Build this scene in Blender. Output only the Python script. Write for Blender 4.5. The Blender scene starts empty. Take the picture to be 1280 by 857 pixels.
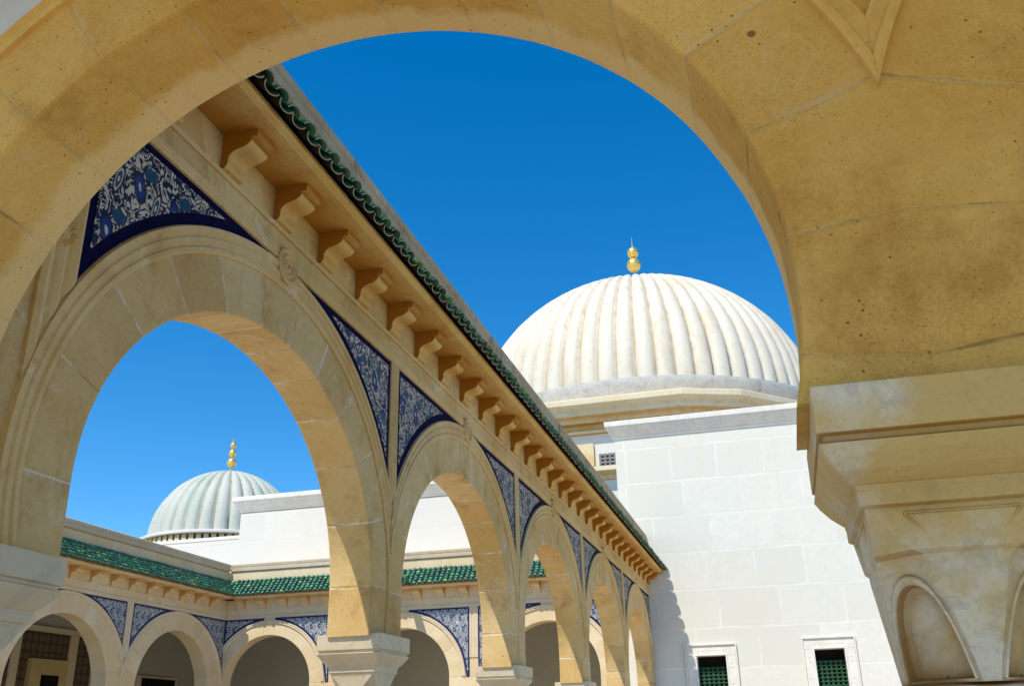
import bpy, bmesh, math, random
from mathutils import Vector, Matrix, noise

random.seed(7)
S = 2.2                     # one layout unit in metres
EYE = 1.6                   # eye height
C = bpy.context.scene.collection
PI = math.pi
SUN = Vector((0.215, 0.60, -1.0)).normalized()     # direction the light travels


def W(x, y, z):
    return Vector((x * S, y * S, z * S + EYE))


# ------------------------------------------------------------------ node helper
class NT:
    def __init__(self, name):
        m = bpy.data.materials.new(name)
        m.use_nodes = True
        self.m = m
        self.t = m.node_tree
        self.n = self.t.nodes
        self.l = self.t.links
        self.b = self.n["Principled BSDF"]
        self.pos = None

    def new(self, typ, **kw):
        n = self.n.new(typ)
        for k, v in kw.items():
            setattr(n, k, v)
        return n

    def put(self, sock, v):
        if isinstance(v, (int, float)):
            sock.default_value = v
        elif isinstance(v, (tuple, list)):
            sock.default_value = (*v, 1.0) if len(v) == 3 and len(sock.default_value) == 4 else v
        else:
            self.l.new(v, sock)

    def math(self, op, a, b=0.0, c=0.0, clamp=False):
        n = self.new("ShaderNodeMath", operation=op, use_clamp=clamp)
        self.put(n.inputs[0], a)
        self.put(n.inputs[1], b)
        self.put(n.inputs[2], c)
        return n.outputs[0]

    def mix(self, f, a, b, mode="MIX"):
        n = self.new("ShaderNodeMix", data_type="RGBA", blend_type=mode)
        self.put(n.inputs[0], f)
        self.put(n.inputs[6], a)
        self.put(n.inputs[7], b)
        return n.outputs[2]

    def P(self):
        if self.pos is None:
            self.pos = self.new("ShaderNodeNewGeometry").outputs["Position"]
        return self.pos

    def xyz(self, v):
        n = self.new("ShaderNodeSeparateXYZ")
        self.put(n.inputs[0], v)
        return n.outputs

    def comb(self, x, y, z=0.0):
        n = self.new("ShaderNodeCombineXYZ")
        for i, v in enumerate((x, y, z)):
            self.put(n.inputs[i], v)
        return n.outputs[0]

    def scale(self, v, s):
        n = self.new("ShaderNodeVectorMath", operation="MULTIPLY")
        self.put(n.inputs[0], v)
        n.inputs[1].default_value = s
        return n.outputs[0]

    def noise(self, sc, det=4, rough=0.6, vec=None, dist=0.0):
        n = self.new("ShaderNodeTexNoise")
        self.put(n.inputs["Vector"], vec if vec is not None else self.P())
        n.inputs["Scale"].default_value = sc
        n.inputs["Detail"].default_value = det
        n.inputs["Roughness"].default_value = rough
        n.inputs["Distortion"].default_value = dist
        return n.outputs["Fac"]

    def vor(self, sc, feature="F1", vec=None, out="Distance", rnd=1.0):
        n = self.new("ShaderNodeTexVoronoi", feature=feature)
        self.put(n.inputs["Vector"], vec if vec is not None else self.P())
        n.inputs["Scale"].default_value = sc
        n.inputs["Randomness"].default_value = rnd
        return n.outputs[out]

    def ss(self, v, lo, hi, a=0.0, b=1.0):
        n = self.new("ShaderNodeMapRange", interpolation_type="SMOOTHSTEP")
        self.put(n.inputs[0], v)
        n.inputs[1].default_value = lo
        n.inputs[2].default_value = hi
        n.inputs[3].default_value = a
        n.inputs[4].default_value = b
        return n.outputs[0]

    def uv(self, name):
        return self.new("ShaderNodeUVMap", uv_map=name).outputs[0]

    def attr(self, name, out="Fac"):
        return self.new("ShaderNodeAttribute", attribute_name=name).outputs[out]

    def bump(self, h, strength=0.3, dist=0.01):
        n = self.new("ShaderNodeBump")
        n.inputs["Strength"].default_value = strength
        n.inputs["Distance"].default_value = dist
        self.put(n.inputs["Height"], h)
        self.l.new(n.outputs[0], self.b.inputs["Normal"])

    def done(self, col, rough=0.8, spec=0.3):
        self.put(self.b.inputs["Base Color"], col)
        self.put(self.b.inputs["Roughness"], rough)
        self.b.inputs["Specular IOR Level"].default_value = spec
        return self.m


M = {}


def stone(name, light, mid, dark, nv, pale, pits=0.5, joints=True, rim=None, offs=0.0, stain=0.5, pj=1.0, zlim=None, hollow=None, aod=0.16, grain=0.35, streak=0.3, blk=0.30, wobj=0.008):
    """weathered limestone; joints follow the voussoirs of each bay (uv 'bay' = offset from arch centre)"""
    t = NT(name)
    n1 = t.noise(0.9, 5, 0.62)
    n2 = t.noise(4.5, 6, 0.65)
    n3 = t.noise(26.0, 5, 0.7)
    c = t.mix(t.ss(n1, 0.35, 0.68), mid, light)
    c = t.mix(t.math("MULTIPLY", t.ss(n2, 0.50, 0.78), stain), c, dark)
    c = t.mix(t.ss(n3, 0.3, 0.75, 0.0, 0.35), c, t.mix(0.5, c, dark))
    gr = t.noise(130.0, 3, 0.85)
    g2 = t.noise(55.0, 4, 0.8)
    gmask = t.ss(t.noise(2.3, 4, 0.7), 0.32, 0.66, 0.25, 1.0)
    c = t.mix(t.math("MULTIPLY", gmask, t.ss(gr, 0.40, 0.75, 0.0, grain)), c, t.mix(1.0, c, (0.52, 0.42, 0.28), "MULTIPLY"))
    c = t.mix(t.ss(g2, 0.55, 0.72, 0.0, grain * 0.8), c, t.mix(0.5, c, pale))
    # rain streaks running down
    st = t.noise(1.0, 6, 0.72, vec=t.scale(t.P(), (7.0, 7.0, 0.9)))
    c = t.mix(t.ss(st, 0.54, 0.74, 0.0, streak), c, dark)
    # pale scuffs and lime bloom
    sc = t.noise(3.2, 7, 0.75, dist=1.2)
    c = t.mix(t.ss(sc, 0.57, 0.72, 0.0, 0.55), c, pale)
    rot = t.new("ShaderNodeVectorRotate", rotation_type="EULER_XYZ")
    t.put(rot.inputs["Vector"], t.P())
    rot.inputs["Rotation"].default_value = (0.5, 0.9, 0.4)
    sm = t.noise(1.0, 5, 0.7, vec=t.scale(rot.outputs[0], (28.0, 3.0, 28.0)))
    smm = t.ss(t.noise(1.7, 3), 0.54, 0.66)
    c = t.mix(t.math("MULTIPLY", t.ss(sm, 0.60, 0.68, 0.0, 0.45), smm), c, pale)
    h = t.math("ADD", t.math("MULTIPLY", n2, 0.5), t.math("ADD", t.math("MULTIPLY", n3, 0.35), t.math("MULTIPLY", t.math("ADD", gr, g2), 0.10)))
    if joints:
        o = t.xyz(t.uv("bay"))
        ang = t.math("ARCTAN2", o[1], t.math("ABSOLUTE", o[0]))
        fr = t.math("FRACT", t.math("ADD", t.math("MULTIPLY", ang, nv / PI), offs))
        r = t.math("SQRT", t.math("ADD", t.math("MULTIPLY", o[0], o[0]), t.math("MULTIPLY", o[1], o[1])))
        dj = t.math("MULTIPLY", t.math("MULTIPLY", t.math("SUBTRACT", 0.5, t.math("ABSOLUTE", t.math("SUBTRACT", fr, 0.5))), PI / nv), r)
        wob = t.math("MULTIPLY", t.math("SUBTRACT", t.noise(4.5, 5, 0.7), 0.5), wobj)
        dj = t.math("ADD", dj, wob)
        line = t.ss(dj, 0.0010, 0.0036, 1.0, 0.0)
        brk = t.ss(t.noise(3.4, 5, 0.7), 0.40, 0.62)
        if zlim:
            dj = t.math("ADD", dj, t.math("MULTIPLY", t.math("GREATER_THAN", o[1], zlim), 1.0))
            line = t.ss(dj, 0.0010, 0.0036, 1.0, 0.0)
        c = t.mix(t.math("MULTIPLY", line, t.math("ADD", t.math("MULTIPLY", brk, 0.75 * pj), 0.10 * pj)), c, pale)
        halo = t.ss(dj, 0.0, 0.018, 0.55 * pj, 0.0)
        c = t.mix(t.math("MULTIPLY", halo, t.ss(t.noise(5.0, 6, 0.8), 0.52, 0.66)), c, pale)
        seam = t.ss(dj, 0.0, 0.0016, 1.0, 0.0)
        c = t.mix(t.math("MULTIPLY", seam, t.math("SUBTRACT", 0.62, t.math("MULTIPLY", brk, 0.6))), c, (0.20, 0.115, 0.04))
        h = t.math("SUBTRACT", h, t.math("MULTIPLY", t.ss(dj, 0.0, 0.005, 1.0, 0.0), 1.0))
        # each block a slightly different tone
        bid = t.math("FLOOR", t.math("ADD", t.math("MULTIPLY", ang, nv / PI), offs))
        wn = t.new("ShaderNodeTexWhiteNoise", noise_dimensions="3D")
        t.put(wn.inputs["Vector"], t.comb(bid, t.math("FLOOR", t.math("MULTIPLY", t.xyz(t.uv("wall"))[0], 0.6)), 1.0))
        c = t.mix(t.math("MULTIPLY", wn.outputs["Value"], blk), c, t.mix(1.0, c, (0.74, 0.60, 0.42), "MULTIPLY"))
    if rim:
        # pale band along the outer edge of the arch soffit
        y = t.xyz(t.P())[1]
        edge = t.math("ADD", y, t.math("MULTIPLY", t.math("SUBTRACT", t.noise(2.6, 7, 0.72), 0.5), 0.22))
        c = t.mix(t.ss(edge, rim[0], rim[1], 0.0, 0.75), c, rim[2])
    if hollow:  # shade and warm bounce of recesses put into the colour, with some staining
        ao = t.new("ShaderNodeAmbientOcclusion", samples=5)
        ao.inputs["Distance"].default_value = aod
        dirt_shade = t.ss(t.math("ADD", ao.outputs["AO"], t.math("MULTIPLY", t.math("SUBTRACT", n2, 0.5), 0.7)), 0.55, 1.05, 1.0, 0.0)
        c = t.mix(t.math("MULTIPLY", dirt_shade, 0.97), c, hollow)
    # pores and small fossil holes
    if pits:
        v = t.vor(34.0)
        sel = t.ss(t.noise(3.1, 2), 0.46, 0.58)
        hole = t.math("MULTIPLY", t.ss(v, 0.06, 0.12, 1.0, 0.0), sel)
        fine = t.math("MULTIPLY", t.ss(t.vor(85.0), 0.10, 0.17, 0.75, 0.0), t.ss(t.noise(1.9, 4, 0.7), 0.46, 0.62))
        hole = t.math("MAXIMUM", hole, fine)
        v2 = t.vor(11.0)
        rnd = t.xyz(t.vor(11.0, out="Color"))[0]
        ring = t.math("MULTIPLY", t.ss(v2, 0.10, 0.14, 1.0, 0.0), t.ss(rnd, 0.90, 0.92))
        ring = t.math("MULTIPLY", ring, t.ss(v2, 0.05, 0.09, 0.45, 1.0))
        hole = t.math("MAXIMUM", hole, ring)
        c = t.mix(t.math("MULTIPLY", hole, pits), c, (0.12, 0.06, 0.02))
        h = t.math("SUBTRACT", h, t.math("MULTIPLY", hole, 0.9))
    t.bump(h, 0.45, 0.008)
    M[name] = t.done(c, 0.85, 0.2)


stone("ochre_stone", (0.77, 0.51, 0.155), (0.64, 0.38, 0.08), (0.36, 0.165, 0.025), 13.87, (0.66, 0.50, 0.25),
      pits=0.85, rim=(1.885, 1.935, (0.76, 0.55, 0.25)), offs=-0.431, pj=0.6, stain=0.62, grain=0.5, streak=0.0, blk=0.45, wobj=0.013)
stone("court_stone", (0.74, 0.565, 0.29), (0.63, 0.435, 0.16), (0.38, 0.19, 0.045), 11, (0.80, 0.71, 0.56), pits=0.4, stain=0.7, zlim=0.60, streak=0.55, grain=0.5, pj=1.25, blk=0.55)
stone("court_trim", (0.72, 0.54, 0.27), (0.63, 0.43, 0.165), (0.44, 0.22, 0.055), 11, (0.78, 0.69, 0.54), pits=0.2, joints=False, stain=0.45)
stone("corbel_stone", (0.76, 0.57, 0.23), (0.68, 0.46, 0.14), (0.48, 0.25, 0.07), 11, (0.78, 0.69, 0.54), pits=0.2, joints=False, stain=0.5, hollow=(0.42, 0.165, 0.012), aod=0.34)  # dark orange of the shaded corbel sides put into the recess colour
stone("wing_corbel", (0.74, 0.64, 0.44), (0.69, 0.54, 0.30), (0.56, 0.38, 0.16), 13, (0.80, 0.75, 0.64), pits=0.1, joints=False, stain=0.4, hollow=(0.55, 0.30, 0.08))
stone("ochre_trim", (0.76, 0.50, 0.155), (0.64, 0.38, 0.085), (0.38, 0.17, 0.03), 13, (0.68, 0.53, 0.29), pits=0.5, joints=False)
stone("wing_stone", (0.78, 0.66, 0.44), (0.72, 0.57, 0.33), (0.55, 0.42, 0.24), 13, (0.80, 0.75, 0.64), pits=0.15, stain=0.3)
stone("wing_trim", (0.74, 0.65, 0.48), (0.69, 0.56, 0.36), (0.56, 0.40, 0.20), 13, (0.80, 0.75, 0.64), pits=0.1, joints=False, stain=0.4)
stone("wing_coping", (0.62, 0.52, 0.38), (0.56, 0.45, 0.31), (0.42, 0.31, 0.18), 11, (0.68, 0.60, 0.48), pits=0.0, joints=False, stain=0.6)
stone("weathered_coping", (0.58, 0.46, 0.30), (0.45, 0.34, 0.20), (0.15, 0.10, 0.05), 11, (0.64, 0.55, 0.42), pits=0.5, joints=False, stain=0.9, grain=0.7)


def marble(name, base, vein, stain, samt, rough=0.45, vscale=1.3):
    t = NT(name)
    d = t.noise(vscale, 6, 0.65, dist=2.2)
    v = t.ss(t.math("ABSOLUTE", t.math("SUBTRACT", d, 0.5)), 0.0, 0.06, 1.0, 0.0)
    c = t.mix(t.math("MULTIPLY", v, 0.5), base, vein)
    s = t.noise(2.1, 5, 0.7)
    c = t.mix(t.math("MULTIPLY", t.ss(s, 0.50, 0.72), samt), c, stain)
    g = t.noise(14, 5, 0.7)
    c = t.mix(t.ss(g, 0.35, 0.7, 0.0, 0.15), c, vein)
    t.bump(g, 0.12, 0.004)
    M[name] = t.done(c, rough, 0.35)


def capital_marble():
    t = NT("capital_marble")
    d = t.noise(3.0, 6, 0.65, dist=1.8)
    v = t.ss(t.math("ABSOLUTE", t.math("SUBTRACT", d, 0.5)), 0.0, 0.05, 1.0, 0.0)
    c = t.mix(t.math("MULTIPLY", t.math("MAXIMUM", v, t.ss(t.noise(4.0, 6, 0.7), 0.50, 0.66)), 0.5), (0.70, 0.62, 0.46), (0.40, 0.37, 0.31))
    s = t.noise(2.2, 5, 0.6)
    c = t.mix(t.math("MULTIPLY", t.ss(s, 0.44, 0.58), 0.88), c, (0.60, 0.39, 0.10))
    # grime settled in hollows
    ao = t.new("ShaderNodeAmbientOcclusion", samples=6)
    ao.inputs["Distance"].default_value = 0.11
    dirt_shade = t.ss(t.math("ADD", ao.outputs["AO"], t.math("MULTIPLY", t.math("SUBTRACT", t.noise(5, 5, 0.7), 0.5), 0.7)), 0.52, 1.0, 1.0, 0.0)
    c = t.mix(t.math("MULTIPLY", dirt_shade, 0.95), c, (0.30, 0.145, 0.022))
    g = t.noise(40, 6, 0.8)
    c = t.mix(t.ss(t.noise(90, 3, 0.8), 0.45, 0.75, 0.0, 0.3), c, (0.33, 0.22, 0.08))
    t.bump(g, 0.3, 0.004)
    M["capital_marble"] = t.done(c, 0.5, 0.3)


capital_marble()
marble("column_marble", (0.66, 0.60, 0.50), (0.50, 0.46, 0.40), (0.55, 0.42, 0.22), 0.4)
marble("court_capital", (0.57, 0.47, 0.31), (0.43, 0.36, 0.25), (0.48, 0.36, 0.19), 0.5)
marble("cornice_marble", (0.80, 0.76, 0.68), (0.62, 0.60, 0.56), (0.66, 0.58, 0.42), 0.35)
stone("drum_marble", (0.78, 0.70, 0.52), (0.74, 0.64, 0.43), (0.62, 0.48, 0.24), 13, (0.80, 0.76, 0.66), pits=0.0, joints=False, stain=0.4, hollow=(0.55, 0.29, 0.03), aod=1.1, streak=0.1)  # gold of the soffit bounce put into the recess colour
marble("ring_marble", (0.64, 0.63, 0.58), (0.40, 0.41, 0.39), (0.36, 0.35, 0.31), 0.7, 0.5, 1.6)


def ashlar(name, bw, bh, base, alt, mort, stainc, axis=0):
    t = NT(name)
    p = t.xyz(t.P())
    sidex = p[0] if axis == 0 else p[1]
    wob = t.math("MULTIPLY", t.math("SUBTRACT", t.noise(2.2, 6, 0.7), 0.5), 0.09)
    vec = t.comb(t.math("ADD", sidex, wob), t.math("ADD", p[2], wob), 0)
    br = t.new("ShaderNodeTexBrick", offset=0.42, squash=0.8, squash_frequency=3)
    t.put(br.inputs["Vector"], vec)
    br.inputs["Color1"].default_value = (0, 0, 0, 1)
    br.inputs["Color2"].default_value = (1, 1, 1, 1)
    br.inputs["Mortar"].default_value = (0.5, 0.5, 0.5, 1)
    br.inputs["Scale"].default_value = 1.0
    br.inputs["Brick Width"].default_value = bw
    br.inputs["Row Height"].default_value = bh
    br.inputs["Mortar Size"].default_value = 0.030
    br.inputs["Mortar Smooth"].default_value = 1.0
    f = br.outputs["Fac"]
    c = t.mix(t.xyz(br.outputs["Color"])[0], base, alt)
    d = t.noise(1.6, 7, 0.7, dist=2.5)
    v = t.ss(t.math("ABSOLUTE", t.math("SUBTRACT", d, 0.5)), 0.0, 0.08, 1.0, 0.0)
    c = t.mix(t.math("MULTIPLY", v, 0.55), c, alt)
    s = t.noise(0.8, 6, 0.7)
    c = t.mix(t.ss(s, 0.52, 0.75, 0.0, 0.6), c, stainc)
    mo = t.noise(3.6, 7, 0.75, dist=1.0)
    c = t.mix(t.ss(mo, 0.50, 0.70, 0.0, 0.55), c, alt)
    c = t.mix(t.ss(mo, 0.58, 0.76, 0.0, 0.7), c, stainc)
    c = t.mix(t.math("MULTIPLY", f, t.ss(t.noise(1.7, 4), 0.35, 0.7, 0.0, 0.55)), c, mort)
    rs = t.noise(1.0, 6, 0.75, vec=t.scale(t.P(), (5.5, 5.5, 0.35)))
    hi = t.ss(p[2], 3.2, 6.8, 0.15, 0.75)
    c = t.mix(t.math("MULTIPLY", t.ss(rs, 0.52, 0.72), hi), c, stainc)
    t.bump(t.math("SUBTRACT", t.math("MULTIPLY", t.noise(18, 5), 0.3), t.math("MULTIPLY", f, 0.4)), 0.3, 0.01)
    M[name] = t.done(c, 0.6, 0.3)


ashlar("white_ashlar", 1.02, 0.645, (0.735, 0.72, 0.645), (0.665, 0.65, 0.57), (0.85, 0.835, 0.78), (0.70, 0.62, 0.45))
ashlar("pale_ashlar", 1.1, 0.62, (0.72, 0.69, 0.62), (0.67, 0.64, 0.58), (0.60, 0.59, 0.55), (0.66, 0.60, 0.50))
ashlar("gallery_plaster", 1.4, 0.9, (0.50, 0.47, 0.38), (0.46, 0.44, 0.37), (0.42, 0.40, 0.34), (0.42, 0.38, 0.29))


def simple(name, col, rough=0.7, spec=0.3, var=0.12, sc=6.0, metal=0.0):
    t = NT(name)
    n = t.noise(sc, 5, 0.65)
    c = t.mix(t.ss(n, 0.3, 0.7, 0.0, 1.0), col, tuple(max(0, x * (1 - var)) for x in col))
    t.b.inputs["Metallic"].default_value = metal
    t.bump(t.noise(sc * 5, 4), 0.08, 0.003)
    M[name] = t.done(c, rough, spec)


simple("vault_plaster", (0.62, 0.60, 0.54), 0.9, 0.1)
simple("navy_glaze", (0.005, 0.004, 0.040), 0.8, 0.06, 0.5, 20)
simple("pale_navy_glaze", (0.015, 0.018, 0.11), 0.5, 0.3, 0.5, 20)
simple("dark_opening", (0.012, 0.012, 0.010), 0.9, 0.1)  # shade of unlit openings put into the colour
simple("green_paint", (0.012, 0.085, 0.03), 0.5, 0.4, 0.4, 9)
simple("door_frame_stone", (0.56, 0.42, 0.18), 0.7)
simple("lattice_grey", (0.22, 0.22, 0.22), 0.7)
simple("roof_screed", (0.62, 0.58, 0.50), 0.9)
simple("frame_stone", (0.78, 0.755, 0.68), 0.7, 0.2, 0.12, 5)
simple("white_paint", (0.82, 0.82, 0.80), 0.6, 0.3, 0.06)


def gold():
    t = NT("gilded_metal")
    n = t.noise(9, 4)
    c = t.mix(n, (0.95, 0.70, 0.22), (0.88, 0.58, 0.13))
    t.b.inputs["Metallic"].default_value = 0.75
    M["gilded_metal"] = t.done(c, 0.34, 0.5)


gold()


def tile_glaze():
    t = NT("green_glaze")
    a = t.attr("tint")
    n = t.noise(7.0, 4)
    k = t.math("ADD", t.math("MULTIPLY", a, 0.75), t.math("MULTIPLY", n, 0.25))
    r = t.new("ShaderNodeValToRGB")
    t.l.new(k, r.inputs[0])
    e = r.color_ramp.elements
    e[0].position = 0.05
    e[0].color = (0.010, 0.075, 0.045, 1)
    e[1].position = 0.95
    e[1].color = (0.20, 0.42, 0.09, 1)
    for p, c in ((0.35, (0.012, 0.115, 0.068, 1)), (0.62, (0.022, 0.175, 0.098, 1)), (0.80, (0.06, 0.26, 0.12, 1))):
        x = e.new(p)
        x.color = c
    worn = t.ss(t.noise(38, 5, 0.7), 0.62, 0.72, 0.0, 0.55)
    c = t.mix(worn, r.outputs[0], (0.25, 0.14, 0.07))
    M["green_glaze"] = t.done(c, 0.40, 0.45)
    t.bump(t.noise(16, 3), 0.15, 0.004)


tile_glaze()
simple("tile_underside", (0.035, 0.03, 0.02), 0.9, 0.1)  # eave shade put into the colour of the unglazed undersides
simple("tile_biscuit", (0.42, 0.34, 0.24), 0.8, 0.2, 0.35, 30)


def floral(name, cell, ground, ink, blue, teal, dens):
    """Iznik style pattern: blossoms, ringed leaves and scrolling stems on a white ground, in panel coordinates"""
    t = NT(name)
    o = t.xyz(t.uv("wall"))
    u, v = t.math("DIVIDE", o[0], cell), t.math("DIVIDE", o[1], cell * 1.15)
    row = t.math("FLOOR", v)
    u = t.math("ADD", u, t.math("MULTIPLY", row, 0.37))
    fu, fv = t.math("SUBTRACT", t.math("FRACT", u), 0.5), t.math("SUBTRACT", t.math("FRACT", v), 0.5)

    def ell(cx, cy, rx, ry, tilt=0.35):
        dx, dy = t.math("SUBTRACT", fu, cx), t.math("SUBTRACT", fv, cy)
        ca, sa = math.cos(tilt), math.sin(tilt)
        a = t.math("ADD", t.math("MULTIPLY", dx, ca / rx), t.math("MULTIPLY", dy, sa / rx))
        b = t.math("ADD", t.math("MULTIPLY", dx, -sa / ry), t.math("MULTIPLY", dy, ca / ry))
        return t.math("SQRT", t.math("ADD", t.math("MULTIPLY", a, a), t.math("MULTIPLY", b, b)))

    dom = t.comb(u, v, 0)
    warp = t.math("MULTIPLY", t.math("SUBTRACT", t.noise(7.0, 2, vec=dom), 0.5), 0.55)
    # scrolling stems = iso lines of a noise field, leaves = small cells
    nf = t.noise(2.6, 2, vec=dom, dist=1.6)
    stem = t.ss(t.math("ABSOLUTE", t.math("SUBTRACT", t.math("FRACT", t.math("MULTIPLY", nf, 6.0)), 0.5)), 0.26, 0.32, 1.0, 0.0)
    leaf = t.ss(t.math("ADD", t.vor(4.6, vec=dom), warp), 0.22, 0.27, 1.0, 0.0)
    buds = t.ss(t.vor(9.0, vec=dom), 0.15, 0.21, 1.0, 0.0)
    c = t.mix(t.math("MULTIPLY", stem, dens), ground, ink)
    c = t.mix(t.math("MULTIPLY", leaf, dens), c, ink)
    c = t.mix(t.math("MULTIPLY", buds, dens * 0.8), c, blue)
    f = t.math("ADD", ell(-0.2, 0.05, 0.15, 0.25), warp)
    c = t.mix(t.ss(f, 1.0, 1.12, 1.0, 0.0), c, ink)
    c = t.mix(t.ss(f, 0.72, 0.86, 1.0, 0.0), c, blue)
    c = t.mix(t.ss(f, 0.20, 0.30, 1.0, 0.0), c, ground)
    g = t.math("ADD", ell(0.27, -0.08, 0.10, 0.27, -0.3), t.math("MULTIPLY", warp, 0.7))
    c = t.mix(t.ss(g, 1.0, 1.1, 1.0, 0.0), c, ink)
    c = t.mix(t.ss(g, 0.74, 0.82, 1.0, 0.0), c, ground)
    c = t.mix(t.ss(g, 0.56, 0.64, 1.0, 0.0), c, teal)
    c = t.mix(t.ss(g, 0.20, 0.28, 1.0, 0.0), c, ground)
    hh = t.math("ADD", ell(0.05, 0.36, 0.17, 0.10, 0.2), warp)
    c = t.mix(t.ss(hh, 1.0, 1.15, 1.0, 0.0), c, teal)
    # seams between the square tiles
    su = t.math("ABSOLUTE", t.math("SUBTRACT", t.math("FRACT", t.math("DIVIDE", o[0], 0.07)), 0.5))
    sv = t.math("ABSOLUTE", t.math("SUBTRACT", t.math("FRACT", t.math("DIVIDE", o[1], 0.07)), 0.5))
    seam = t.ss(t.math("MAXIMUM", su, sv), 0.485, 0.497)
    c = t.mix(t.math("MULTIPLY", seam, 0.4), c, (0.25, 0.22, 0.18))
    c = t.mix(t.ss(t.noise(1.1, 5), 0.4, 0.7, 0.0, 0.10), c, (0.35, 0.33, 0.30))
    M[name] = t.done(c, 0.60, 0.20)


floral("floral_tile", 0.104, (0.54, 0.48, 0.37), (0.004, 0.005, 0.028), (0.006, 0.028, 0.16), (0.010, 0.055, 0.10), 1.0)
floral("floral_tile_light", 0.075, (0.56, 0.58, 0.57), (0.01, 0.016, 0.06), (0.025, 0.06, 0.20), (0.04, 0.12, 0.18), 0.75)


def wainscot():
    t = NT("brown_wall_tile")
    p = t.xyz(t.P())
    vec = t.comb(p[1], p[2], 0)
    k = t.math("ABSOLUTE", t.math("SUBTRACT", t.math("FRACT", t.math("DIVIDE", p[1], 0.16)), 0.5))
    j = t.math("ABSOLUTE", t.math("SUBTRACT", t.math("FRACT", t.math("DIVIDE", p[2], 0.16)), 0.5))
    r = t.math("SQRT", t.math("ADD", t.math("MULTIPLY", k, k), t.math("MULTIPLY", j, j)))
    ring = t.ss(t.math("ABSOLUTE", t.math("SUBTRACT", r, 0.32)), 0.03, 0.09, 1.0, 0.0)
    dot = t.ss(r, 0.12, 0.2, 1.0, 0.0)
    c = t.mix(ring, (0.07, 0.048, 0.025), (0.22, 0.15, 0.07))
    c = t.mix(dot, c, (0.19, 0.12, 0.06))
    c = t.mix(t.ss(t.noise(12, 3), 0.4, 0.7, 0.0, 0.6), c, (0.05, 0.05, 0.07))
    M["brown_wall_tile"] = t.done(c, 0.5, 0.3)


wainscot()


def dome_mat(name, base, dirt_shade, patch, pamt, lichen):
    t = NT(name)
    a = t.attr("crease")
    st = t.noise(1.0, 6, 0.7, vec=t.scale(t.P(), (1.2, 1.2, 0.5)))
    c = t.mix(t.math("MULTIPLY", t.ss(st, 0.45, 0.72), pamt), base, patch)
    n = t.noise(5.0, 6, 0.75)
    c = t.mix(t.math("MULTIPLY", t.ss(n, 0.55, 0.72), lichen), c, dirt_shade)
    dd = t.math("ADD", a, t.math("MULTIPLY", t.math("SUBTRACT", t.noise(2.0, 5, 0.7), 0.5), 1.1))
    c = t.mix(t.ss(dd, 0.50, 1.15, 0.0, 0.75), c, dirt_shade)
    z = t.xyz(t.P())[2]
    t.bump(n, 0.3, 0.02)
    M[name] = t.done(c, 0.6, 0.25)


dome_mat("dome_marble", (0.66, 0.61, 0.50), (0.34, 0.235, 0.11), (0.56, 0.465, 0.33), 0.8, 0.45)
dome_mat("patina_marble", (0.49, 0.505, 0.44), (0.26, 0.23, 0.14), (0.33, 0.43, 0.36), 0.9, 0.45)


def ground_mat():
    t = NT("paving")
    p = t.xyz(t.P())
    br = t.new("ShaderNodeTexBrick", offset=0.5)
    t.put(br.inputs["Vector"], t.comb(p[0], p[1], 0))
    br.inputs["Color1"].default_value = (0.56, 0.48, 0.36, 1)
    br.inputs["Color2"].default_value = (0.50, 0.42, 0.31, 1)
    br.inputs["Mortar"].default_value = (0.42, 0.38, 0.31, 1)
    br.inputs["Scale"].default_value = 1.0
    br.inputs["Brick Width"].default_value = 0.9
    br.inputs["Row Height"].default_value = 0.6
    br.inputs["Mortar Size"].default_value = 0.008
    c = t.mix(t.ss(t.noise(1.5, 6), 0.35, 0.7, 0.0, 0.4), br.outputs["Color"], (0.50, 0.43, 0.33))
    t.bump(t.noise(20, 4), 0.1, 0.004)
    M["paving"] = t.done(c, 0.7, 0.3)


ground_mat()


# ------------------------------------------------------------------ objects
def thing(name, label, cat, loc=(0, 0, 0), group=None):
    o = bpy.data.objects.new(name, None)
    C.objects.link(o)
    o.location = loc
    o.empty_display_size = 0.3
    o["label"] = label
    o["category"] = cat
    if group:
        o["group"] = group
    return o


def obj(name, bm, mats, parent=None, smooth=False, bevel=0.0, angle=0.6, recalc=True, merge=True):
    """bm vertices are in world metres; the object gets its parent's world origin subtracted"""
    if merge:
        bmesh.ops.remove_doubles(bm, verts=bm.verts, dist=1e-5)
    if recalc:
        bmesh.ops.recalc_face_normals(bm, faces=bm.faces)
    off = wloc(parent) if parent else Vector()
    me = bpy.data.meshes.new(name)
    for v in bm.verts:
        v.co -= off
    bm.to_mesh(me)
    bm.free()
    if not isinstance(mats, (list, tuple)):
        mats = [mats]
    for m in mats:
        me.materials.append(M[m])
    o = bpy.data.objects.new(name, me)
    C.objects.link(o)
    if parent:
        o.parent = parent
    if smooth:
        for p in me.polygons:
            p.use_smooth = True
        if smooth != "full":
            es = o.modifiers.new("split", "EDGE_SPLIT")
            es.split_angle = angle
    if bevel:
        b = o.modifiers.new("bevel", "BEVEL")
        b.width = bevel
        b.segments = 2
        b.limit_method = "ANGLE"
        b.angle_limit = 0.7
        b.harden_normals = False
    return o


def wloc(o):
    v = Vector()
    while o:
        v += o.location
        o = o.parent
    return v


def box(bm, x0, x1, y0, y1, z0, z1, T=W, mat=0):
    vs = [bm.verts.new(T(x, y, z)) for z in (z0, z1) for (x, y) in ((x0, y0), (x1, y0), (x1, y1), (x0, y1))]
    for f in ((0, 3, 2, 1), (4, 5, 6, 7), (0, 1, 5, 4), (1, 2, 6, 5), (2, 3, 7, 6), (3, 0, 4, 7)):
        bm.faces.new([vs[i] for i in f]).material_index = mat


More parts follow.
